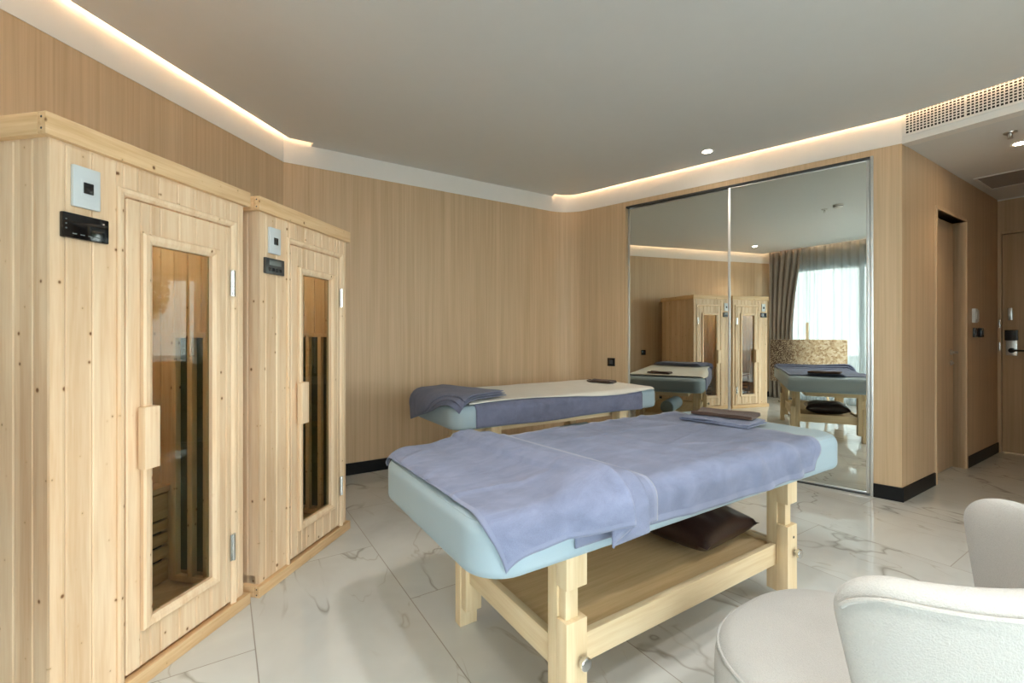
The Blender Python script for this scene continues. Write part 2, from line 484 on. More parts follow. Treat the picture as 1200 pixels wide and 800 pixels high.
# air-conditioning bulkhead over the corridor mouth
band('trim_3', [C0 - W_ * .0 , C0 - W_ * (CW + .1)], Z_WOOD - .004, Z_SLAB, [U * .10] * 2)

# ceiling: a floating slab that stops short of the walls where the light coves run
GAP = .085
def isect(p, d, q, e):
    den = d.x * e.y - d.y * e.x
    s = ((q - p).x * e.y - (q - p).y * e.x) / den
    return p + d * s
lw = (WC + NLW * GAP, DL); bw = (A - W_ * GAP, U); mw = (M0 + NM * GAP, DM); ac = (C0 - U * GAP, W_)
NWW = V((-DW.y, DW.x))
cl = [isect(*(WC + NLW * GAP, DL), *(WC + NWW * .27, DW)), isect(*lw, *bw), A + U * .215 - W_ * GAP, A + U * .215, A + U * 2.80 ]
a_in = arc(rf - GAP)
cl += a_in
cl += [isect(*mw, *ac), C0 - U * GAP - W_ * (CW - .1), WE + NWW * .27 + DW * .1, WC + NWW * .27 + DW * .0]
bm = bmesh.new(); prism(bm, cl, Z_CEIL, Z_CEIL + .05)
bmesh.ops.triangulate(bm, faces=[f for f in bm.faces if len(f.verts) > 4])
struct(link('ceiling', bm, M['ceil'], smooth=False))
bm = bmesh.new(); box(bm, -6.5, 8.5, -5.5, 6.5, Z_SLAB, Z_SLAB + .08)
struct(link('ceiling_slab', bm, M['white'], smooth=False, rotz=R(ANG_U)))
bm = bmesh.new(); box(bm, .10, 2.80, -CW - .1, .1, Z_WOOD + .001, Z_WOOD + .05)
struct(link('ceiling_corridor', bm, M['ceil'], smooth=False, loc=(C0.x, C0.y, 0), rotz=R(ANG_U)))
bm = bmesh.new(); box(bm, 2.672, 2.68, -CW, 0, Z_WOOD - .012, Z_WOOD)
struct(link('trim_4', bm, M['white'], smooth=False, loc=(C0.x, C0.y, 0), rotz=R(ANG_U)))

# light strips lying in the coves, on top of the ceiling edge
def cove(name, pts, inward, label):
    bm = bmesh.new(); o = []
    for p, q in zip(pts, inward): o.append((p + q * .03, p + q * .018))
    for (a, b), (c, d) in zip(o, o[1:]):
        vs = [bm.verts.new((x.x, x.y, z)) for x, z in ((a, Z_CEIL + .052), (c, Z_CEIL + .052), (c, Z_CEIL + .064), (a, Z_CEIL + .064))]
        ws = [bm.verts.new((x.x, x.y, z)) for x, z in ((b, Z_CEIL + .052), (d, Z_CEIL + .052), (d, Z_CEIL + .064), (b, Z_CEIL + .064))]
        bm.faces.new(vs); bm.faces.new(ws[::-1])
        for i in range(4):
            j = (i + 1) % 4; bm.faces.new((vs[i], vs[j], ws[j], ws[i]))
    tag(link(name, bm, M['cove'], smooth=False), label, 'light')
cove('cove_light', [cl[0], cl[1]], [NLW, NLW], 'warm light strip hidden in the ceiling cove along the left wall above the saunas')
cove('cove_light', [cl[1], cl[2] - U * .02], [-W_, -W_], 'short warm light strip in the ceiling notch at the corner behind the saunas')
pp = a_in + [cl[len(cl) - 4]]
cove('cove_light', pp, [(CEN - p).normalized() for p in a_in] + [NM], 'warm light strip in the curved ceiling cove above the mirror doors')
cove('cove_light', [cl[-1] + DW * .1, cl[-2] - DW * .3], [NWW, NWW], 'warm light strip in the curtain recess above the window, seen in the mirror')
cove('cove_light', [cl[-4], cl[-3]], [-U, -U], 'warm light strip above the air vent over the corridor mouth')

# skirting
def skirt(name, o, ang, x0, x1, side=-1):
    struct(link(name, B(x0, x1, -.012 if side < 0 else 0, 0 if side < 0 else .012, 0, .105, .002), M['base'], smooth=False, loc=(o.x, o.y, 0), rotz=R(ang)))
skirt('baseboard_back', A, ANG_U, 0, back_x1)
bm = bmesh.new(); bi = arc(rf - .012)
for i in range(len(ai) - 1): prism(bm, [ai[i], ai[i + 1], bi[i + 1], bi[i]], 0, .105)
prism(bm, [P2, Q1, Q1 + NM * .012, P2 + NM * .012], 0, .105)
struct(link('baseboard_corner', bm, M['base'], smooth=False))
bm = bmesh.new(); prism(bm, [M0 - DM * .018, C0, C0 - W_ * .012 , C0 - W_ * .012 + NM * .012, M0 - DM * .018 + NM * .012], 0, .105)
struct(link('baseboard_mirror', bm, M['base'], smooth=False))
skirt('baseboard_corridor', C0, ANG_U, -.006, DX0 - .045)
skirt('baseboard_hall', C0, ANG_U, DX1 + .045, 2.68)
skirt('baseboard_left', WC, math.degrees(math.atan2(*(A - WC).yx)), 0, LWALL)

# corridor door and casing
bm = bmesh.new()
box(bm, DX0 - .03, DX0, -.012, .16, 0, DH + .03, .003); box(bm, DX1, DX1 + .035, -.012, .16, 0, DH + .03, .003)
box(bm, DX0, DX1, -.012, .16, DH, DH + .03, .003)
struct(link('trim_5', bm, M['wall'], loc=(C0.x, C0.y, 0), rotz=R(ANG_U)))
d1 = struct(link('door_1', B(DX0 + .003, DX1 - .003, .085, .125, .006, DH - .003, .002), M['wall'], loc=(C0.x, C0.y, 0), rotz=R(ANG_U)))
def lever(parent, x, y0, z, dirx, mat, ny=-1):
    bm = bmesh.new()
    lathe(bm, [(.0, 0), (.026, 0), (.026, .008), (.011, .010), (.011, .05), (0, .05)], 24, Matrix.Translation((x, y0, z)) @ Matrix.Rotation(R(90), 4, 'X'))
    tube(bm, [(x, y0 - .045, z), (x + dirx * .03, y0 - .05, z), (x + dirx * .13, y0 - .05, z)], .009)
    link('door_handle', bm, M[mat], parent)
lever(d1, DX1 - .07, .085, 1.085, -1, 'steel')
bm = bmesh.new(); lathe(bm, [(0, 0), (.024, 0), (.024, .01), (.01, .012), (.01, .022), (0, .022)], 24, Matrix.Translation((DX1 - .07, .085, .985)) @ Matrix.Rotation(R(90), 4, 'X'))
link('lock_cylinder', bm, M['steel'], d1)
# entrance door
bm = bmesh.new()
box(bm, .0, .03, -.012, .1, 0, 2.34, .003); box(bm, .97, 1.0, -.012, .1, 0, 2.34, .003); box(bm, .03, .97, -.012, .1, 2.31, 2.34, .003)
struct(link('trim_6', bm, M['wall'], loc=(E0.x, E0.y, 0), rotz=R(ANG_U - 90)))
d2 = struct(link('door_2', B(.033, .967, .01, .06, .014, 2.307, .002), M['wall'], loc=(E0.x, E0.y, 0), rotz=R(ANG_U - 90)))
link('lock_plate', B(.06, .145, -.012, .01, 1.03, 1.20, .006), M['chrome'], d2)
link('card_reader', B(.055, .15, -.026, .01, 1.19, 1.30, .006), M['black'], d2)
lever(d2, .105, -.012, 1.085, 1, 'black')
link('door_latch', B(.075, .11, -.018, .01, 1.40, 1.53, .005), M['chrome'], d2)
for z in (1.32, 1.08): link('strike_plate', B(.012, .024, -.024, -.012, z, z + .09, .003), M['chrome'], d2)

# ================================================================== MIRROR DOORS
bm = bmesh.new()
box(bm, 0, MLEN, -.09, -.002, MT - .018, MT, .002); box(bm, 0, MLEN, -.09, -.002, 0, .012, .002)
track = link('trim_7', bm, M['dgrey'], loc=(M0.x, M0.y, 0), rotz=R(ANG_M)); struct(track)
def mirror_door(x0, x1, y, label):
    t = thing('sliding_mirror_door', label, 'mirror door', (M0.x, M0.y, 0), R(ANG_M), 'sliding mirror doors')
    z0, z1 = .014, MT - .02; w = .022
    bm = bmesh.new(); box(bm, x0 + w, x1 - w, y - .008, y - .004, z0 + w * .6, z1 - w * .5)
    link('mirror_pane', bm, M['mirror'], t, False)
    for a in (x0, x1 - w): link('stile', B(a, a + w, y - .03, y, z0, z1, .003), M['alu'], t)
    link('rail', B(x0 + w, x1 - w, y - .03, y - .001, z0, z0 + w * .6, .002), M['alu'], t)
    link('rail', B(x0 + w, x1 - w, y - .03, y - .001, z1 - w * .5, z1, .002), M['alu'], t)
mid = .822 * 1.25
mirror_door(.004, mid + .015, -.01, 'right-hand sliding mirror door beside the corridor corner, reflecting the curtain and painting')
mirror_door(mid - .012, MLEN - .001, -.048, 'sliding mirror door nearer the soft wall corner, reflecting the side of a sauna')
struct(link('trim_8', B(-.018, .002, -.08, .004, 0, MT, .002), M['alu'], loc=(M0.x, M0.y, 0), rotz=R(ANG_M)))

# ================================================================== SAUNAS
SW, SD = .795, .86
def boards(bm, x0, x1, z0, z1, y0, y1, along='x', pitch=PITCH, start=0.0):
    x = start
    while x < x1 - 1e-4:
        a, b = max(x, x0), min(x + pitch, x1)
        if b - a > .004:
            if along == 'x': box(bm, a + .0005, b - .0005, y0, y1, z0, z1, .0035, 1)
            else: box(bm, y0, y1, a + .0005, b - .0005, z0, z1, .0035, 1)
        x += pitch
def moulding(bm, x0, x1, z0, z1, w, y0, y1, lower=True):
    """mitred frame with a sloped face, lying in the x-z plane; y0 = front"""
    def bar(pa, pb, pc, pd, ymid):
        # pa,pb outer edge; pc,pd inner edge
        oa, ob = (pa[0], y1, pa[1]), (pb[0], y1, pb[1])
        def lerp(p, q, t): return (p[0] + (q[0] - p[0]) * t, p[1] + (q[1] - p[1]) * t)
        def row(t, y):
            a = lerp(pa, pd, t); b = lerp(pb, pc, t); return [bm.verts.new((a[0], y, a[1])), bm.verts.new((b[0], y, b[1]))]
        rows = [row(0, y1), row(0, y0 + .006), row(.18, y0), row(.6, y0 + .002), row(1, y0 + .010), row(1, y1)]
        for r1, r2 in zip(rows, rows[1:]): bm.faces.new((r1[0], r1[1], r2[1], r2[0]))
        bm.faces.new([r[0] for r in rows]); bm.faces.new([r[1] for r in rows][::-1])
    o = [(x0, z0), (x1, z0), (x1, z1), (x0, z1)]; i = [(x0 + w, z0 + w), (x1 - w, z0 + w), (x1 - w, z1 - w), (x0 + w, z1 - w)]
    if not lower:
        o[0] = (x0, z0); i[0] = (x0 + w, z0); i[1] = (x1 - w, z0)
    return bar, o, i
def make_sauna(label, loc, kind):
    t = thing('sauna_cabinet', label, 'sauna', loc, R(ANG_L), 'pine infrared saunas along the left wall')
    X0, X1, Y0, Y1 = .02, SW - .02, .02, SD
    ZP, ZT = .052, 1.842
    DXa, DXb, DZ = .239, .699, 1.728
    bm = bmesh.new()
    boards(bm, X0, DXa, ZP, ZT, Y0, Y0 + .02, start=X0 - .03)
    boards(bm, DXb, X1, ZP, ZT, Y0, Y0 + .02, start=X0 - .03 + PITCH * 9)
    boards(bm, DXa, DXb, DZ, ZT, Y0, Y0 + .02, start=X0 - .03)
    for xs in ((X0, X0 + .02), (X1 - .02, X1)):
        boards(bm, Y0, Y1, ZP, ZT, xs[0], xs[1], 'y', start=Y0 - .015)
    boards(bm, X0, X1, ZP, ZT, Y1 - .02, Y1, start=X0 - .03)
    box(bm, X0, X1, Y0, Y1, ZT - .005, ZT + .03); box(bm, X0, X1, Y0 + .02, Y1, ZP - .03, ZP + .04)
    link('body', bm, M['pine_b'], t)
    # cornice and plinth
    for nm, z0, z1 in (('cornice', 1.842, 1.909), ('plinth', 0, .052)):
        c = link(nm, B(0, SW, 0, .032, z0, z1, .003), M['pine_x'], t)
        for xa in (0, SW - .032): link('side_' + nm, B(xa, xa + .032, .032, SD + .012, z0, z1, .003), M['pine_y'], c)
        for k in (.25, .75):
            for x in (-.0004, SW + .0004):
                bm = bmesh.new(); lathe(bm, [(0, 0), (.0035, 0), (.0035, .0006), (0, .0006)], 10, Matrix.Translation((x - .0003, .016, z0 + (z1 - z0) * k)) @ Matrix.Rotation(R(90), 4, 'Y'))
                link('screw', bm, M['dgrey'], c)
    # door casing
    bm = bmesh.new()
    bar, o, i = moulding(bm, DXa - .026, DXb + .024, ZP, DZ + .028, .026, .006, Y0, False)
    bar(o[0], o[3], i[3], i[0], 0); bar(o[3], o[2], i[2], i[3], 0); bar(o[2], o[1], i[1], i[2], 0)
    link('door_casing', bm, M['pine_z'], t, sharp=20)
    # door: boards round a glazed opening
    g0, g1, gz0, gz1 = .327, .586, .231, 1.577
    a, b, zb, zt = DXa + .003, DXb - .003, .066, DZ - .004
    bm = bmesh.new()
    st = X0 - .03
    boards(bm, a, g0, zb, zt, .013, .036, start=st); boards(bm, g1, b, zb, zt, .013, .036, start=st)
    boards(bm, g0, g1, zb, gz0, .013, .036, start=st); boards(bm, g0, g1, gz1, zt, .013, .036, start=st)
    d = link('door', bm, M['pine_b'], t)
    bm = bmesh.new()
    bar, o, i = moulding(bm, g0 - .036, g1 + .036, gz0 - .036, gz1 + .036, .036, -.006, .014)
    for k in range(4): bar(o[k], o[(k + 1) % 4], i[(k + 1) % 4], i[k], 0)
    link('glass_frame', bm, M['pine_z'], d, sharp=20)
    link('glass_pane', B(g0, g1, .020, .026, gz0, gz1), M['sglass'], d, False)
    link('handle', B(.269, .325, -.034, -.002, .775, .995, .004), M['pine_z'], d)
    for z in (.25, 1.42):
        bm = bmesh.new(); tube(bm, [(DXb - .001, .001, z), (DXb - .001, .001, z + .115)], .0055, 10)
        for q in range(1, 4): tube(bm, [(DXb - .001, .001, z + q * .115 / 4 - .001), (DXb - .001, .001, z + q * .115 / 4 + .001)], .0063, 10)
        box(bm, DXb - .016, DXb + .012, .004, .0075, z, z + .115)
        link('hinge', bm, M['chrome'], d)
    # switch plate
    sp = link('switch_plate', B(.0765, .155, .006, .0195, 1.651, 1.781, .004), M['wplate'], t); sp['label'] = 'white switch plate'
    link('switch_rim', B(.097, .137, .0045, .0065, 1.682, 1.742, .001), M['wplate'], sp)
    link('switch_rocker', B(.103, .131, .001, .006, 1.697, 1.732, .002), M['black'], sp)
    cp = link('control_panel', B(.047, .179, .004, .0195, 1.549, 1.627, .004), M['bglass' if kind == 0 else 'dgrey'], t)
    cp['label'] = 'glossy black control panel' if kind == 0 else 'dark grey control panel with display and buttons'
    bm = bmesh.new()
    if kind == 0:
        for k in range(4): box(bm, .072 + k * .022, .084 + k * .022, .0032, .0042, 1.562, 1.565)
        for k in range(3): box(bm, .053, .057, .0032, .0042, 1.575 + k * .014, 1.579 + k * .014)
        link('key_mark', bm, M['lcd'], cp)
    else:
        link('display', B(.072, .155, .0025, .0042, 1.592, 1.617, .001), M['lcd'], cp)
        for k in range(4): box(bm, .066 + k * .025, .082 + k * .025, .001, .0042, 1.563, 1.579, .002)
        link('button', bm, M['black'], cp)
    # inside: bench with slatted front, heater behind battens, floor grid
    yb = .40
    bm = bmesh.new()
    for k in range(4): box(bm, X0 + .022, X1 - .022, yb + k * .09, yb + k * .09 + .084, .515, .543, .003)
    zz = [(.39, .505), (.335, .38), (.27, .32), (.205, .255), (.095, .19)]
    for a_, b_ in zz: box(bm, X0 + .022, X1 - .022, yb + .012, yb + .03, a_, b_, .003)
    link('bench', bm, M['pine_x'], t)
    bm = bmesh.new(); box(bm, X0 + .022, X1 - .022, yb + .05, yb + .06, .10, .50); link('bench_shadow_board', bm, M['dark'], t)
    hx = X1 - .022
    hp = link('heater_panel', B(hx - .006, hx, .07, .38, .15, 1.24), M['heat'], t)
    bm = bmesh.new()
    for y in (.075, .16, .245, .335): box(bm, hx - .034, hx - .006, y, y + .026, .11, 1.26, .002)
    for z in (.11, 1.235): box(bm, hx - .034, hx - .008, .075, .36, z, z + .026, .002)
    link('heater_guard', bm, M['pine_z'], hp)
    link('backrest', B(X0 + .03, X1 - .03, SD - .06, SD - .03, .62, 1.22, .003), M['pine_z'], t)
    lp = bpy.data.lights.new('lamp', 'POINT'); lp.energy = .5; lp.color = (1, .92, .82); lp.shadow_soft_size = .04
    bm = bmesh.new(); lathe(bm, [(0, ZT - .03), (.035, ZT - .03), (.04, ZT - .006), (0, ZT - .006)], 24, Matrix.Translation((.40, .42, 0)))
    ll = link('cabin_fill_lamp', bm, M['bulbw'], t)  # lamp added to lift the dark cabin interior
    lo = bpy.data.objects.new('lamp', lp); COL.objects.link(lo); lo.parent = ll; lo.location = (.40, .42, ZT - .09)
    return t
s1o = V((-1.215, 2.115)) - DL * SW
make_sauna('pine sauna cabinet nearest the camera, with a glossy black control panel', (s1o.x, s1o.y, 0), 0)
make_sauna('second pine sauna cabinet, farther along the wall, with a dark grey display panel', (-1.197, 2.156, 0), 1)

# ================================================================== MASSAGE TABLES (x along the table, y across, origin at the near corner)
TL, TW = 2.05, .865
ZB, ZTP, RT = .60, .765, .045
RC = .125
def rrect(inset, n=12):
    r = max(RC - inset, .012); pts = []
    for cx, cy, a0 in ((TL - inset - r, inset + r, -90), (TL - inset - r, TW - inset - r, 0), (inset + r, TW - inset - r, 90), (inset + r, inset + r, 180)):
        for k in range(n + 1):
            a = R(a0 + 90 * k / n); pts.append((cx + r * math.cos(a), cy + r * math.sin(a)))
    return pts
def sdf(x, y, inset):
    """signed distance and outward normal to the rounded outline inset by `inset`"""
    r = max(RC - inset, .012); hx, hy = TL / 2 - inset - r, TW / 2 - inset - r
    px, py = x - TL / 2, y - TW / 2
    qx, qy = abs(px) - hx, abs(py) - hy
    sx, sy = (1 if px >= 0 else -1), (1 if py >= 0 else -1)
    if qx > 0 and qy > 0:
        l = math.hypot(qx, qy); return l - r, V((sx * qx / l, sy * qy / l))
    if qx > qy: return qx - r, V((sx, 0))
    return qy - r, V((0, sy))
def drape(x, y, off=0.004):
    """lay the plan point (x, y) over the mattress: flat on top, round the edge, then straight down"""
    s, g = sdf(x, y, RT)
    crown = .006 * (1 - min(1, max(0, -s) / .3) ** 2) if s < 0 else .006
    zt = ZTP + .000
    if s <= 0: return V((x, y, zt - crown * 0 + off))
    bx, by = x - g.x * s, y - g.y * s
    th = s / RT
    if th < PI / 2:
        h = (RT + off) * math.sin(th); z = zt - RT + (RT + off) * math.cos(th)
    else:
        h = RT + off; z = zt - RT - (s - RT * PI / 2)
    return V((bx + g.x * h, by + g.y * h, z))
def make_table(label, loc, group):
    t = thing('massage_table', label, 'massage table', loc, R(ANG_U), group)
    bm = bmesh.new()
    prof = []
    for k in range(6):
        a = PI / 2 * k / 5; prof.append((.03 * (1 - math.sin(a)), ZB + .03 * (1 - math.cos(a))))
    for k in range(1, 4): prof.append((0.0, ZB + .03 + (ZTP - RT - ZB - .03) * k / 4))
    for k in range(8):
        a = PI / 2 * k / 7; prof.append((RT * (1 - math.cos(a)), ZTP - RT + RT * math.sin(a)))
    rings = []
    for ins, z in prof: rings.append([bm.verts.new((x, y, z)) for x, y in rrect(ins)])
    for r1, r2 in zip(rings, rings[1:]):
        n_ = len(r1)
        for i in range(n_): bm.faces.new((r1[i], r1[(i + 1) % n_], r2[(i + 1) % n_], r2[i]))
    bm.faces.new(rings[0][::-1]); bm.faces.new(rings[-1])
    mt = link('mattress', bm, M['vinyl'], t, sharp=40)
    mt['label'] = 'pale teal padded top'
    bm = bmesh.new()
    tube(bm, [(x, y, ZTP - .012) for x, y in rrect(.0155)], .0022, 6, closed=True)
    for x, y in ((RC * .3, .012), (TL - RC * .3, .012)): pass
    link('piping', bm, M['vinyl'], mt)
    # timber
    lx0, lx1 = .31, .31 + 1.27
    ly0, ly1 = .046, TW - .06
    for xa in (lx0, lx1 - .0):
        for side in (0, 1):
            def yy(a, b): return (ly0 + a, ly0 + b) if side == 0 else (ly1 - b, ly1 - a)
            bm = bmesh.new()
            y0, y1 = yy(0, .05); i0, i1 = yy(.05, .097); q0, q1 = yy(.018, .05)
            box(bm, xa, xa + .082, y0, y1, 0, .39, .003)
            box(bm, xa, xa + .082, y0, y1, .488, ZB - .001, .003)
            box(bm, xa + .004, xa + .078, i0, i1, .083, ZB - .001, .003)
            box(bm, xa + .012, xa + .060, q0, q1, .37, .50, .002)
            leg = link('leg', bm, M['tab_z'], t)
            yo = ly0 if side == 0 else ly1
            sg = 1 if side == 0 else -1
            bm = bmesh.new()
            Mx = Matrix.Translation((xa + .056, yo, .268)) @ Matrix.Rotation(R(90 * sg), 4, 'X')
            lathe(bm, [(0, 0), (.008, 0), (.008, .012), (.019, .014), (.020, .016), (.020, .026), (.017, .029), (0, .030)], 24, Mx)
            link('knob', bm, M['chrome'], leg)
            for zz_ in ((.335,) if xa == lx1 else ()):
                bm = bmesh.new(); lathe(bm, [(0, 0), (.006, 0), (.006, .0008), (0, .0008)], 12, Matrix.Translation((xa + .05, yo, zz_)) @ Matrix.Rotation(R(90 * sg), 4, 'X'))
                link('bolt_hole', bm, M['dark'], leg)
    for y0, y1 in ((ly0 + .053, ly0 + .079), (ly1 - .079, ly1 - .053)):
        link('side_rail', B(lx0 + .078, lx1 + .004, y0, y1, .203, .296, .003), M['tab_x'], t)
    for x0 in (lx0 + .02, lx1 + .034):
        link('end_rail', B(x0, x0 + .028, ly0 + .097, ly1 - .097, .203, .296, .003), M['tab_y'], t)
    link('shelf', B(lx0 + .05, lx1 + .032, ly0 + .08, ly1 - .08, .262, .276, .001), M['ply'], t)
    for y0 in (ly0 + .13, ly1 - .16):
        link('apron', B(lx0 - .12, lx1 + .21, y0, y0 + .03, .535, ZB - .001, .003), M['tab_x'], t)
    for x0 in (lx0 - .15, lx1 + .21):
        link('cross_apron', B(x0, x0 + .03, ly0 + .13, ly1 - .13, .535, ZB - .001, .003), M['tab_y'], t)
    return t
near_o = U * .55 + W_ * 1.0
back_o = U * 1.30 + W_ * 2.74
make_table('massage table in the foreground under the big lilac towel', (near_o.x, near_o.y, 0), 'massage tables')
make_table('massage table standing against the wood wall, topped with a cream sheet', (back_o.x, back_o.y, 0), 'massage tables')

# ---- cloth laid on the tables
def nz(x, y, s=1.0, seed=0.0): return mnoise.noise(V((x * s, y * s, seed)))
def cloth(name, o2, path, blim, mat, label, cat, group=None, nb=90, wr=.004, seed=0.0, thick=.005, rot=0.0, cen=(0, 0), minz=None, hem=True):
    """path: list of (x, off) along the table; blim(i,x) -> (b0,b1) plan limits across"""
    bm = bmesh.new(); rows = []
    c_, s_ = math.cos(rot), math.sin(rot)
    for i, (x, off) in enumerate(path):
        b0, b1 = blim(i, x); row = []
        for k in range(nb + 1):
            b = b0 + (b1 - b0) * k / nb
            X, Y = x, b
            if rot: X, Y = cen[0] + (x - cen[0]) * c_ - (b - cen[1]) * s_, cen[1] + (x - cen[0]) * s_ + (b - cen[1]) * c_
            w = wr * (nz(X, Y, 5, seed) * .6 + nz(X, Y, 14, seed + 3) * .3 + .35)
            w = max(0, w)
            e = min(k, nb - k) / nb
            row.append(bm.verts.new(drape(X, Y, off + w)))
        rows.append(row)
    for r1, r2 in zip(rows, rows[1:]):
        for k in range(nb): bm.faces.new((r1[k], r1[k + 1], r2[k + 1], r2[k]))
    ob = link(name, bm, M[mat], None, True, 180, (o2.x, o2.y, 0), R(ANG_U))
    solid(ob, thick, 1.0 if False else 0.0)
    tag(ob, label, cat, group)
    return ob
def lin(a, b, n, o0, o1=None):
    o1 = o0 if o1 is None else o1
    return [(a + (b - a) * i / n, o0 + (o1 - o0) * i / n) for i in range(n + 1)]
# arc-length needed to hang down to height z on the near side
def hang(z): return -((ZTP - RT - z) + RT * PI / 2 - RT)
# lower spread towel
def bl(i, x):
    q = (x - .28) / 1.5
    edge = hang(.648 + .006 * math.sin(x * 5))
    return (edge, TW - .02)
pth = lin(.30, 1.76, 110, .006)
def bl1(i, x):
    b0 = hang(.640 + .006 * math.sin(x * 4))
    return (b0, TW + .04)
def bl1r(i, x):
    b0, b1 = bl1(i, x)
    return b0, b1
class _P: pass
def grid_cloth(name, o2, rows, mat, hem, label, cat, group, thick=.006, hemw=3, hem_ends=(True, True)):
    bm = bmesh.new(); G_ = [[bm.verts.new(p) for p in r] for r in rows]
    n_, m_ = len(G_) - 1, len(G_[0]) - 1
    for i in range(n_):
        for k in range(m_):
            f = bm.faces.new((G_[i][k], G_[i][k + 1], G_[i + 1][k + 1], G_[i + 1][k]))
            if k < hemw or k >= m_ - hemw or (hem_ends[0] and i < hemw) or (hem_ends[1] and i >= n_ - hemw): f.material_index = 1
    ob = link(name, bm, [M[mat], M[hem]], None, True, 180, (o2.x, o2.y, 0), R(ANG_U)); solid(ob, thick, 0)
    return tag(ob, label, cat, group)
def spread():
    rows = []; n, nb = 130, 110
    for i in range(n + 1):
        row = []
        for k in range(nb + 1):
            tt = k / nb
            x1 = 1.70 + .10 * min(1, tt * 1.3) + (.035 * math.sin(tt * 7))
            x = .30 + (x1 - .30) * i / n
            b0 = hang(.634 + .007 * math.sin(x * 4.2)); b1 = TW - .03
            b = b0 + (b1 - b0) * tt
            hw = max(0, 1 - (b - b0) / .26)
            fold = .020 * max(0, math.sin((x - .9) * 24 + b * 12)) * hw * max(0, min(1, (x - 1.1) / .35))
            crease = .004 * max(0, 1 - abs(nz(x * .6, b * 2.2, 2.4, 7)) * 9) + .005 * max(0, 1 - abs(nz(x * 2.0, b * .7, 2.0, 17)) * 8)
            w = (.008 * max(0, nz(x, b, 4, 2) * .8 + nz(x, b, 11, 5) * .4 + .3) + crease) * max(0, min(1, (x - .66) / .12))
            row.append(drape(x, b, .005 + w + fold))
        rows.append(row)
    grid_cloth('bath_towel', near_o, rows, 'towel', 'hem', 'large lilac towel spread flat over the foreground massage table', 'towel', 'lilac towels')
spread()
# pleated towel at the near end: three lapped folds
def pleat():
    def turn(x, o0, o1, r, right=True, n=10):
        return [(x + (1 if right else -1) * r * math.sin(PI * k / n), (o0 + o1) / 2 + (o0 - o1) / 2 * math.cos(PI * k / n)) for k in range(1, n)]
    o = [.086, .066, .058, .040, .033, .020]
    p = lin(.03, .265, 28, .007, .011) + lin(.28, .45, 22, .020, o[0])
    n1 = len(p)
    p += turn(.45, o[0], o[1], .014)
    p += lin(.45, .40, 6, o[1]) + turn(.40, o[1], o[2], .008, False)
    n2 = len(p)
    p += lin(.40, .545, 14, o[2], o[2] - .004) + turn(.545, o[2] - .004, o[3], .013)
    p += lin(.545, .49, 6, o[3]) + turn(.49, o[3], o[4], .008, False)
    n3 = len(p)
    p += lin(.49, .635, 14, o[4], o[5] - .004)
    rows = []; nb = 110
    for i, (x, off) in enumerate(p):
        row = []
        q = max(0, (x - .03) / .44)
        ztop = .648 + .052 * min(1, q) ** .75
        if i < n1: zlow = ztop
        elif i < n2: zlow = ztop - .058 * min(1, (i - n1) / (n2 - n1))
        else: zlow = .644 + .008 * (i - n2) / (len(p) - n2)
        for k in range(nb + 1):
            tt = k / nb
            b0 = hang(zlow); b1 = TW - .012
            b = b0 + (b1 - b0) * tt
            damp = .30 + .70 * max(0, 1 - tt * 2.2)        # the pleats lie flatter away from the hanging side
            xx = x - .05 * tt + .012 * math.sin(tt * 5) * (x / .6)
            if i < 5: xx = max(xx, .028 - .012 * tt)
            w = (.008 * max(0, nz(xx, b, 5, 9) * .8 + nz(xx, b, 13, 4) * .4 + .3) + .006 * max(0, 1 - abs(nz(xx * .8, b * 1.6, 3.0, 27)) * 8)) if i < n1 - 4 else .001
            oo = .012 + (off - .012) * damp if i < n1 else .012 + (off - .012) * (.45 + .55 * damp)
            if i < n1: oo = max(oo, .012 + (off - .012) * (.45 + .55 * damp) if x > .38 else oo)
            row.append(drape(xx, b, oo + w))
        rows.append(row)
    grid_cloth('bath_towel', near_o, rows, 'towel', 'hem', 'lilac towel laid in lapped pleats across the near end of the foreground table', 'towel', 'lilac towels', .005, 2)
pleat()
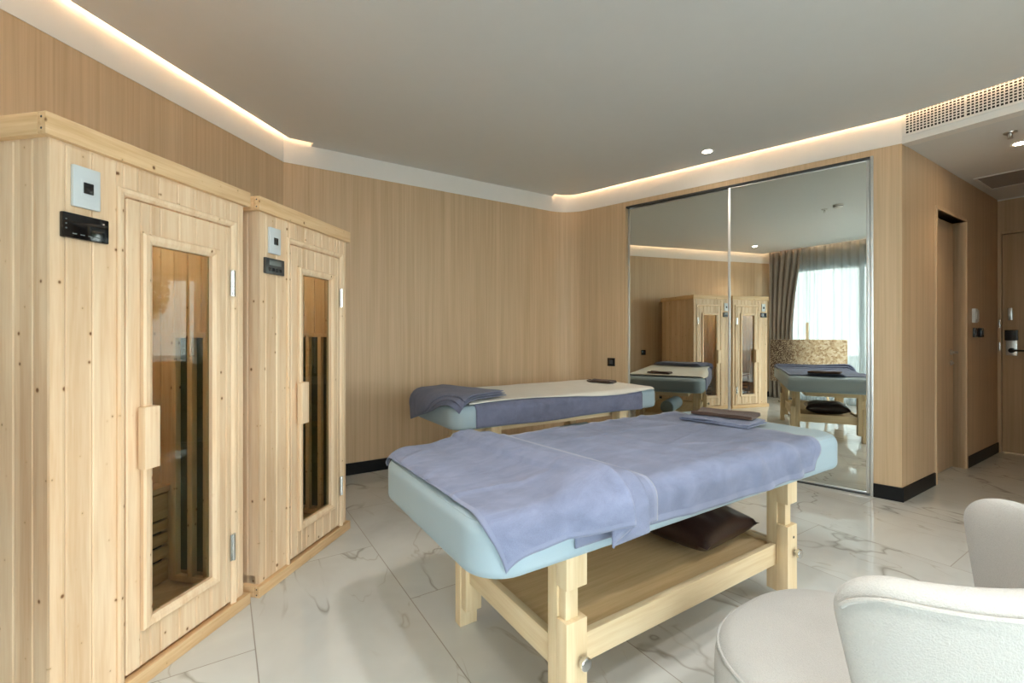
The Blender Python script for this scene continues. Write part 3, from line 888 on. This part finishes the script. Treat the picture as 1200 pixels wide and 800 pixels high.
# small lilac towel tucked at the far corner of the near table, with a folded brown cloth on it
def flat_cloth(name, o2, cx, cy, w, d, rot, layers, th, base, mat, label, cat, group=None, seed=0.0, droop=0.0):
    bm = bmesh.new()
    for L in range(layers):
        nx, ny = 26, 20; g = []
        for i in range(nx + 1):
            row = []
            for j in range(ny + 1):
                a, b = (i / nx - .5) * w * (1 - .04 * L), (j / ny - .5) * d * (1 - .03 * L)
                r_ = R(rot + 2.5 * L)
                X = cx + a * math.cos(r_) - b * math.sin(r_) + .01 * nz(a, b, 6, seed); Y = cy + a * math.sin(r_) + b * math.cos(r_)
                e = .004 * nz(X, Y, 9, seed + L) + droop * (i / nx - .5) ** 2
                row.append((X, Y, e))
            g.append(row)
        z0 = base + L * th
        top = [[bm.verts.new(drape(x, y, z0 + th * .92 + e - th * .3 * (1 if (i in (0, nx) or j in (0, ny)) else 0))) for j, (x, y, e) in enumerate(r)] for i, r in enumerate(g)]
        bot = [[bm.verts.new(drape(x, y, z0 + (e if L else 0) + th * .2 * (1 if (i in (0, nx) or j in (0, ny)) else 0))) for j, (x, y, e) in enumerate(r)] for i, r in enumerate(g)]
        for i in range(nx):
            for j in range(ny):
                bm.faces.new((top[i][j], top[i + 1][j], top[i + 1][j + 1], top[i][j + 1]))
                bm.faces.new((bot[i][j], bot[i][j + 1], bot[i + 1][j + 1], bot[i + 1][j]))
        for i in range(nx):
            bm.faces.new((top[i][0], bot[i][0], bot[i + 1][0], top[i + 1][0])); bm.faces.new((top[i][ny], top[i + 1][ny], bot[i + 1][ny], bot[i][ny]))
        for j in range(ny):
            bm.faces.new((top[0][j], top[0][j + 1], bot[0][j + 1], bot[0][j])); bm.faces.new((top[nx][j], bot[nx][j], bot[nx][j + 1], top[nx][j + 1]))
    ob = link(name, bm, M[mat], None, True, 60, (o2.x, o2.y, 0), R(ANG_U))
    return tag(ob, label, cat, group)
flat_cloth('hand_towel', near_o, 1.735, .46, .24, .36, 8, 2, .010, .018, 'towel', 'small folded lilac towel under the brown cloth on the foreground table', 'towel', 'lilac towels', 3)
flat_cloth('brown_cloth', near_o, 1.79, .48, .17, .31, 16, 1, .010, .042, 'brown', 'folded chocolate brown cloth on the far corner of the foreground table', 'cloth', 'brown cloths', 5, .05)

# ---- back table: lilac cover, cream sheet on top, folded slate towel at the left corner, brown cloth
def sheet(name, o2, x0, x1, zlow, far, off, mat, label, cat, group, seed, thick=.005, xr=.0, wr=.004, nearb=None):
    bm = bmesh.new(); rows = []; n, nb = 90, 80
    for i in range(n + 1):
        row = []
        for k in range(nb + 1):
            tt = k / nb
            x = x0 + (x1 - x0) * i / n
            b0 = (hang(zlow(x)) if nearb is None else nearb(x)); b = b0 + (far - b0) * tt
            hw = max(0, 1 - (b - b0) / .22)
            w = wr * max(0, nz(x, b, 5, seed) * .8 + nz(x, b, 12, seed + 2) * .4 + .3) + .007 * hw * max(0, nz(x * 9, 0, 1, seed + 7)) * (1 if nearb is None else 0)
            row.append(bm.verts.new(drape(x + xr * (1 - tt), b, off + w)))
        rows.append(row)
    for r1, r2 in zip(rows, rows[1:]):
        for k in range(nb): bm.faces.new((r1[k], r1[k + 1], r2[k + 1], r2[k]))
    ob = link(name, bm, M[mat], None, True, 180, (o2.x, o2.y, 0), R(ANG_U)); solid(ob, thick, 0)
    return tag(ob, label, cat, group)
sheet('bath_towel', back_o, .16, 1.80, lambda x: .607 + .006 * math.sin(x * 6), TW + .07, .005, 'towel_d', 'lilac cover towel hanging down the side of the table by the wood wall', 'towel', 'lilac towels', 11)
sheet('cream_sheet', back_o, .12, 1.97, None, TW + .05, .017, 'cream', 'cream sheet on top of the massage table by the wood wall', 'sheet', None, 15, .004, nearb=lambda x: .015 + .02 * math.sin(x * 3.2))
flat_cloth('bath_towel', back_o, .17, .40, .46, .70, 15, 3, .013, .034, 'towel_d', 'folded slate lilac towel flopped over the left end of the table by the wood wall', 'towel', 'lilac towels', 21)
flat_cloth('brown_cloth', back_o, 1.80, .50, .13, .26, 10, 2, .007, .028, 'brown', 'folded chocolate brown cloth on the cream sheet', 'cloth', 'brown cloths', 9, .04)

# ---- brown leather cushion on the near shelf, teal bolster on the back one
def cushion(name, cx, cy, cz, w, d, h, rotz, mat, label):
    bm = bmesh.new(); n_ = 26; g = {}
    for s in (1, -1):
        for i in range(n_ + 1):
            for j in range(n_ + 1):
                a, b = i / n_ * 2 - 1, j / n_ * 2 - 1
                pinch = 1 - .10 * (1 - abs(a) ** 2) * (abs(b) ** 3) - .0
                px, py = a * w / 2 * (1 - .09 * (1 - b * b) * abs(a) ** 4), b * d / 2 * (1 - .09 * (1 - a * a) * abs(b) ** 4)
                e = (1 - abs(a) ** 2.6) * (1 - abs(b) ** 2.6)
                z = s * (h / 2) * max(0, e) ** .42
                z += .010 * nz(a * 2, b * 2, 1.6, s + 4) * max(0, e) ** .5
                if abs(a) > .999 or abs(b) > .999:
                    if s == -1: g[(s, i, j)] = g[(1, i, j)]; continue
                g[(s, i, j)] = bm.verts.new((px, py, z * (1 if s > 0 else .92)))
        for i in range(n_):
            for j in range(n_):
                bm.faces.new((g[(s, i, j)], g[(s, i + 1, j)], g[(s, i + 1, j + 1)], g[(s, i, j + 1)]))
    ob = link(name, bm, M[mat], None, True, 60, (cx, cy, cz), rotz)
    return tag(ob, label, 'cushion')
p = near_o + U * 1.36 + W_ * .40
cu = cushion('leather_cushion', p.x, p.y, .278 + .078, .46, .46, .15, R(ANG_U + 4), 'leather', 'dark brown leather cushion lying on the shelf of the foreground massage table')
bm = bmesh.new()
lathe(bm, [(0, -.28), (.06, -.28), (.078, -.27), (.082, -.25), (.082, .25), (.078, .27), (.06, .28), (0, .28)], 32, Matrix.Rotation(R(90), 4, 'Y'))
p = back_o + U * 1.30 + W_ * .42
tag(link('bolster', bm, M['vinyl'], None, True, 40, (p.x, p.y, .277 + .082), R(ANG_U + 6)), 'pale teal bolster on the shelf of the table by the wood wall', 'bolster')

# ================================================================== ARMCHAIRS
def make_chair(label, loc, rotz):
    """faces local +y; the back stands at -y"""
    t = thing('armchair', label, 'armchair', loc, rotz)
    bm = bmesh.new(); n_ = 72
    def outline(k, s):
        a = 2 * PI * k / n_; e = 2.5
        c, q = math.cos(a), math.sin(a)
        r = (abs(c) ** e + abs(q) ** e) ** (-1 / e)
        return c * r * .36 * s, q * r * .36 * s - .02
    prof = [(.80, .03), (.93, .04), (.985, .07), (1.0, .13), (1.0, .28), (.995, .33), (.975, .365), (.935, .39), (.87, .403), (.7, .410), (.4, .414), (.1, .415)]
    rings = [[bm.verts.new((*outline(k, s), z)) for k in range(n_)] for s, z in prof]
    for r1, r2 in zip(rings, rings[1:]):
        for k in range(n_): bm.faces.new((r1[k], r1[(k + 1) % n_], r2[(k + 1) % n_], r2[k]))
    bm.faces.new(rings[0][::-1]); bm.faces.new(rings[-1])
    se = link('seat', bm, M['boucle'], t, sharp=80); se.data.transform(Matrix.Translation((-.03, 0, 0)) @ Matrix.Diagonal((1, 1, .95, 1)))
    bm = bmesh.new(); tube(bm, [(outline(k, .972)[0] - .03, outline(k, .972)[1], .35) for k in range(n_)], .005, 6, closed=True); link('piping', bm, M['boucle'], se)
    bm = bmesh.new(); lathe(bm, [(0, 0), (.28, 0), (.28, .03), (0, .03)], 40); link('base', bm, M['black'], t)
    # padded back wrapping round the seat, its two wings ending in soft corners
    bm = bmesh.new(); nt, nph = 72, 28; rings = []; pipe = []
    Rb, half, zlo, zhi = .405, R(80), .26, .788
    for i in range(nt + 1):
        s = math.sin((-1 + 2 * i / nt) * PI / 2)
        e = max(0.0, (abs(s) - .80) / .20)
        f = math.sqrt(max(0.0, 1 - e * e))
        top = zhi - .10 * (1 - f) + .012 * math.cos(s * 3)
        tk = (.062 - .022 * abs(s)) * (.12 + .88 * f)
        mid_, hh = (top + zlo) / 2, (top - zlo) / 2
        ring = []
        for k in range(nph):
            b = 2 * PI * k / nph
            cz = math.copysign(abs(math.sin(b)) ** .42, math.sin(b)); cr = math.copysign(abs(math.cos(b)) ** .6, math.cos(b))
            z = mid_ + hh * cz; h = (z - zlo) / (zhi - zlo)
            a = -PI / 2 + half * s * (.82 + .18 * h)
            rr = Rb + tk * cr + .035 * h
            ring.append(bm.verts.new((rr * math.cos(a), rr * math.sin(a), z)))
        rings.append(ring)
        if abs(s) < .97:
            z = top - .028; h = (z - zlo) / (zhi - zlo); a = -PI / 2 + half * s * (.82 + .18 * h); rr = Rb + tk * .93 + .035 * h
            pipe.append((rr * math.cos(a), rr * math.sin(a), z))
    for r1, r2 in zip(rings, rings[1:]):
        for k in range(nph): bm.faces.new((r1[k], r1[(k + 1) % nph], r2[(k + 1) % nph], r2[k]))
    bm.faces.new(rings[0]); bm.faces.new(rings[-1][::-1])
    bk = link('backrest', bm, M['boucle'], t, sharp=80)
    m = bk.modifiers.new('soft', 'SUBSURF'); m.levels = 1; m.render_levels = 1
    bm = bmesh.new(); tube(bm, pipe, .005, 8); link('piping', bm, M['boucle'], bk)
    return t
make_chair('ivory boucle tub armchair in the bottom right corner, turned towards the massage tables', (.975, 1.25, 0), R(32))

# ================================================================== FIXTURES
def plate_frame(o, ang): return (o.x, o.y, 0), R(ang)
# black socket on the wall between soft corner and mirror (local x along DM from M0, +y room)
def px_on_mirror(px):
    k = (px - 600) / 533; return (k * M0.y - M0.x) / (DM.x - k * DM.y)
xm = px_on_mirror(716.5)
sk = thing('wall_socket', 'black wall socket beside the mirror doors', 'socket', (M0.x, M0.y, 0), R(ANG_M))
zz_ = 1.25 - (424 - 392) / 533 * (M0 + DM * xm).y
link('plate', B(xm - .045, xm + .045, .0, .010, zz_ - .045, zz_ + .045, .003), M['black'], sk)
link('insert', B(xm - .022, xm + .022, .009, .013, zz_ - .022, zz_ + .022, .002), M['dgrey'], sk)
# corridor switches
def corr_plate(name, x0, x1, z0, z1, mat, dep, label, cat, ins=None, group=None):
    t = thing(name, label, cat, (C0.x, C0.y, 0), R(ANG_U), group)
    link('plate', B(x0, x1, -dep, 0, z0, z1, .004), M[mat], t)
    w, h = (x1 - x0), (z1 - z0)
    link('insert', B(x0 + w * .25, x1 - w * .25, -dep - .005, -dep + .001, z0 + h * .25, z1 - h * .25, .002), M[ins or mat], t)
sl = thing('wall_socket', 'black wall socket low on the left wall behind the saunas, seen only in the mirror', 'socket', (WC.x, WC.y, 0), math.atan2(*(A - WC).yx))
sx_ = LWALL - .37
link('plate', B(sx_ - .045, sx_ + .045, -.010, 0, .88, .97, .003), M['black'], sl)
link('insert', B(sx_ - .022, sx_ + .022, -.013, -.009, .903, .947, .002), M['dgrey'], sl)
corr_plate('key_card_switch', 1.76, 1.84, 1.365, 1.50, 'wplate', .025, 'white key card switch on the corridor wall past the door', 'switch')
corr_plate('wall_switch', 1.875, 1.955, 1.375, 1.49, 'alu', .01, 'grey switch plate beside the white card switch', 'switch')
corr_plate('wall_socket', 1.785, 1.875, 1.225, 1.315, 'black', .012, 'black socket under the white card switch in the corridor', 'socket', 'dgrey')
corr_plate('wall_socket', 1.935, 2.025, 1.225, 1.315, 'black', .03, 'black socket in the corridor nearer the entrance door', 'socket', 'dgrey')

# air vent
vt = thing('air_vent', 'white air conditioning grille above the corridor mouth', 'air vent', (C0.x, C0.y, 0), R(ANG_U - 90))
# local x along -v, local y = u (into bulkhead)
vz0, vz1, vx0 = 2.742, 2.897, .025
pitch = .0197; ncol = 16; secw = ncol * pitch + .012
link('backing', B(vx0, vx0 + 3 * secw, -.0015, -.0005, vz0, vz1), M['dark'], vt, False)
bm = bmesh.new()
x1_ = vx0 + 3 * secw
box(bm, vx0 - .018, vx0, -.008, 0, vz0 - .018, vz1 + .014, .002); box(bm, x1_, x1_ + .018, -.008, 0, vz0 - .018, vz1 + .014, .002)
box(bm, vx0, x1_, -.008, 0, vz0 - .018, vz0, .002); box(bm, vx0, x1_, -.008, 0, vz1, vz1 + .014, .002)
for q in range(1, 3): box(bm, vx0 + q * secw - .012, vx0 + q * secw, -.008, 0, vz0, vz1)
link('frame', bm, M['white'], vt)
bm = bmesh.new()
for q in range(3):
    for k in range(1, ncol): 
        x = vx0 + q * secw + k * pitch; box(bm, x - .003, x + .003, -.007, -.003, vz0, vz1)
link('fins', bm, M['white'], vt, False)
bm = bmesh.new()
for k in range(1, 8):
    z = vz0 + (vz1 - vz0) * k / 8; box(bm, vx0, x1_, -.005, -.002, z - .0035, z + .0035)
link('louvres', bm, M['white'], vt, False)

def downlight(loc, label, mat, power, col, spot=True):
    t = thing('downlight', label, 'downlight', loc, 0, 'ceiling downlights')
    bm = bmesh.new(); lathe(bm, [(.036, -.001), (.052, -.004), (.054, 0), (.036, 0)], 36)
    bmesh.ops.delete(bm, geom=[f for f in bm.faces if len(f.verts) > 4], context='FACES')
    link('ring', bm, M['white'], t)
    bm = bmesh.new(); lathe(bm, [(0, -.0025), (.036, -.0025), (.036, -.0005), (0, -.0005)], 32); link('lamp', bm, M[mat], t)
    if power:
        l = bpy.data.lights.new('spot', 'SPOT'); l.energy = power; l.color = col; l.spot_size = R(115); l.spot_blend = .8; l.shadow_soft_size = .06
        lo = bpy.data.objects.new('beam', l); COL.objects.link(lo); lo.parent = t; lo.location = (0, 0, -.02)
WARM = (1.0, .72, .42)
downlight((1.712, 3.985, Z_CEIL), 'round downlight in the main ceiling in front of the mirror doors', 'bulbw', 30, (1, .85, .68))
downlight((-1.72, 1.36, Z_CEIL), 'round downlight above the nearest sauna, seen in the mirror', 'bulbw', 20, (1, .85, .68))
downlight((3.80, 3.40, Z_WOOD), 'warm round downlight in the corridor ceiling', 'bulb', 7, WARM)
for x, y, lab in ((.45, .90, 'added fill downlight above the foreground massage table, out of view'), (1.70, .45, 'added fill downlight above the armchair, out of view'), (.10, .30, 'added fill downlight in the main ceiling beside the painting, out of view')):  # unseen lamps added near the camera as room fill
    downlight((x, y, Z_CEIL), lab, 'bulbw', 42, (1, .95, .88))
def sprinkler(loc, label):
    t = thing('sprinkler', label, 'sprinkler', loc, 0, 'ceiling sprinklers')
    bm = bmesh.new(); lathe(bm, [(0, 0), (.036, 0), (.034, -.008), (.012, -.012), (.009, -.03), (0, -.03)], 28); link('ceiling_rose', bm, M['steel'], t)
    bm = bmesh.new(); tube(bm, [(-.012, 0, -.012), (-.014, 0, -.034), (0, 0, -.044), (.014, 0, -.034), (.012, 0, -.012)], .003, 8)
    lathe(bm, [(0, -.046), (.016, -.045), (.016, -.043), (0, -.042)], 20); link('deflector', bm, M['steel'], t)
sprinkler((3.524, 3.216, Z_WOOD), 'small sprinkler head on the corridor ceiling')
sprinkler((.66, 2.06, Z_CEIL), 'small sprinkler head on the main ceiling, seen in the mirror')
t = thing('smoke_detector', 'white smoke detector on the main ceiling, seen in the mirror', 'smoke detector', (.86, 2.05, Z_CEIL))
bm = bmesh.new(); lathe(bm, [(0, 0), (.055, 0), (.055, -.015), (.048, -.03), (.02, -.042), (0, -.043)], 36); link('body', bm, M['white'], t)
bm = bmesh.new(); lathe(bm, [(.051, -.018), (.0535, -.018), (.0535, -.023), (.050, -.023)], 36); link('slot', bm, M['dgrey'], t)
# ceiling panel in corridor
cpn = thing('ceiling_access_panel', 'framed access panel in the corridor ceiling', 'access panel', (C0.x, C0.y, 0), R(ANG_U))
link('panel', B(1.54, 2.06, -.88, -.08, Z_WOOD - .003, Z_WOOD), M['drape'], cpn, False)
bm = bmesh.new()
for a_, b_, c_, d_ in ((1.52, 1.54, -.9, -.06), (2.06, 2.08, -.9, -.06), (1.54, 2.06, -.9, -.88), (1.54, 2.06, -.08, -.06)): box(bm, a_, b_, c_, d_, Z_WOOD - .008, Z_WOOD)
link('frame', bm, M['white'], cpn, False)

# ================================================================== CURTAINS, PAINTING
def curtain(name, x0, x1, y, z0, z1, amp, wl, mat, label, cat, seed, gather=0.0, thick=.003):
    bm = bmesh.new(); n_ = int((x1 - x0) / (wl / 12)); nz_ = 26; cols = []
    for i in range(n_ + 1):
        q = x0 + (x1 - x0) * i / n_; col = []
        for j in range(nz_ + 1):
            v = j / nz_; z = z1 + (z0 - z1) * v
            ph = q / wl * 2 * PI + 1.2 * mnoise.noise(V((q * 2.2, seed, v * .6)))
            a = amp * (.55 + .45 * v + .25 * mnoise.noise(V((q * 3, seed + 5, 0))))
            xx = q + gather * (q - x0) * math.sin(v * PI * .75) * -1
            col.append(bm.verts.new((xx + .25 * amp * math.cos(ph * 2), y + a * math.sin(ph), z)))
        cols.append(col)
    for a, b in zip(cols, cols[1:]):
        for j in range(nz_): bm.faces.new((a[j], b[j], b[j + 1], a[j + 1]))
    ob = link(name, bm, M[mat], None, True, 180, (WC.x, WC.y, 0), R(ANG_W))
    if thick: solid(ob, thick, 0)
    return tag(ob, label, cat)
curtain('drape_curtain', .12, .74, .20, .02, 3.0, .045, .115, 'drape', 'grey full-length drape gathered at the side of the window, seen in the mirror', 'curtain', 1, .35)
curtain('sheer_curtain', .45, 2.7, .10, .02, 3.0, .030, .13, 'sheer', 'white sheer curtain drawn over the window behind the painting, seen in the mirror', 'curtain', 3, 0, 0)
ez0 = V((-1.54, 1.19)); ez1 = V((-.90, .27))
ed = (ez1 - ez0); ea = math.atan2(ed.y, ed.x); ew = ed.length
# frame of the easel: x along the picture, +y away from the mirror side
ez = thing('easel', 'wooden easel standing behind the speckled painting', 'easel', (ez0.x, ez0.y, 0), ea)
sgn = 1 if V((-math.sin(ea), math.cos(ea))).dot(V((2, 3)) - ez0) > 0 else -1     # side that looks at the room
bk_ = -sgn
def yb_(a, b): return (min(a * bk_, b * bk_), max(a * bk_, b * bk_))
link('mast', B(ew / 2 - .02, ew / 2 + .02, *yb_(.03, .06), .25, 1.46, .003), M['tab_z'], ez)
for x in (ew / 2 - .32, ew / 2 + .32):
    bm = bmesh.new(); tube(bm, [(x, .045 * bk_, 0), (ew / 2 + (x - ew / 2) * .45, .045 * bk_, 1.12)], .016, 8); link('leg', bm, M['tab_z'], ez)
link('ledge', B(ew / 2 - .34, ew / 2 + .34, *yb_(-.05, .06), .40, .43, .003), M['tab_x'], ez)
pa = thing('canvas_painting', 'wide brown speckled abstract painting on an easel, seen in the mirror', 'painting', (ez0.x, ez0.y, 0), ea)
link('canvas', B(0, ew, *yb_(-.012, .024), .432, 1.165, .003), M['canvas'], pa)

# ================================================================== OUTSIDE
bm = bmesh.new(); box(bm, -14, 30, -24, 22, -.12, -.065)
struct(link('terrace', bm, M['terr'], smooth=False, loc=(WC.x, WC.y, 0), rotz=R(ANG_W)))
for i, (x, y, h, lab) in enumerate(((1.2, -7.5, 3.4, 'leafy green tree outside, near the drape end of the window'), (4.6, -8.6, 4.2, 'tall leafy tree outside the middle of the window'), (8.2, -7.2, 3.1, 'rounded green tree outside beyond the far end of the window'))):
    q = pt(WC, ANG_W, x, y)
    t = thing('garden_tree', lab, 'tree', (q.x, q.y, -.02), 0, 'trees outside the window')
    bm = bmesh.new(); tube(bm, [(0, 0, 0), (.03, .02, h * .3), (0, .05, h * .6)], [.11, .09, .05], 10); link('trunk', bm, M['bark'], t)
    bm = bmesh.new(); rnd = random.Random(i)
    for k in range(2600):
        d = V((rnd.gauss(0, 1), rnd.gauss(0, 1), rnd.gauss(0, 1))).normalized() * (rnd.random() ** .4)
        c = V((d.x * 1.1, d.y * 1.1, h * .68 + d.z * h * .34))
        a = V((rnd.gauss(0, 1), rnd.gauss(0, 1), rnd.gauss(0, 1))).normalized(); b = a.orthogonal().normalized()
        s = .07 + .05 * rnd.random()
        bm.faces.new([bm.verts.new(c + a * s), bm.verts.new(c + b * s * .5), bm.verts.new(c - a * s), bm.verts.new(c - b * s * .5)])
    link('crown', bm, M['leaf'], t, False)

# ================================================================== LIGHT
SKY = 4.8
w = bpy.data.worlds.new('sky'); SC.world = w; w.use_nodes = True
nt = w.node_tree; bg = nt.nodes['Background']
# hazy pale sky
tc = nt.nodes.new('ShaderNodeTexCoord'); sp = nt.nodes.new('ShaderNodeSeparateXYZ'); nt.links.new(tc.outputs['Generated'], sp.inputs[0])
rp = nt.nodes.new('ShaderNodeValToRGB'); nt.links.new(sp.outputs[2], rp.inputs[0])
rp.color_ramp.elements[0].color = (.93, .98, 1.0, 1); rp.color_ramp.elements[1].color = (.72, .86, 1.0, 1)
rp.color_ramp.elements[0].position = .1
nt.links.new(rp.outputs[0], bg.inputs[0]); bg.inputs[1].default_value = SKY
def portal(o, ang, x0, x1, y, inward):
    pl = bpy.data.lights.new('window_portal', 'AREA'); pl.shape = 'RECTANGLE'; pl.size = x1 - x0; pl.size_y = WZ1 - WZ0
    pl.cycles.is_portal = True
    po = bpy.data.objects.new('window_portal', pl); COL.objects.link(po)
    c2 = pt(o, ang, (x0 + x1) / 2, y); po.location = (c2.x, c2.y, (WZ0 + WZ1) / 2)
    d = V((-math.sin(R(ang)), math.cos(R(ang)), 0)) * inward
    po.rotation_euler = d.to_track_quat('-Z', 'Y').to_euler()
portal(WC, ANG_W, WX0, WX1, -.13, 1)

portal(G0, RA, RX0, RX1, .13, -1)  # guides sky light through the added fill window

# ================================================================== CAMERA
cd = bpy.data.cameras.new('camera'); cam = bpy.data.objects.new('camera', cd); COL.objects.link(cam)
cam.location = (0, 0, H); cam.rotation_euler = (R(90), 0, 0)
cd.sensor_width = 36; cd.lens = 533 / 1200 * 36; cd.shift_y = -8 / 1200; cd.clip_start = .02; cd.clip_end = 200
SC.camera = cam
vs = SC.view_settings
vs.view_transform = 'Standard'; vs.look = 'None'; vs.gamma = 1; vs.use_curve_mapping = False; vs.exposure = 1.12
SC.cycles.use_denoising = True
SC.cycles.max_bounces = 12; SC.cycles.diffuse_bounces = 6; SC.cycles.glossy_bounces = 6; SC.cycles.transparent_max_bounces = 16
SC.cycles.sample_clamp_indirect = 6
SC.cycles.caustics_reflective = False; SC.cycles.caustics_refractive = False
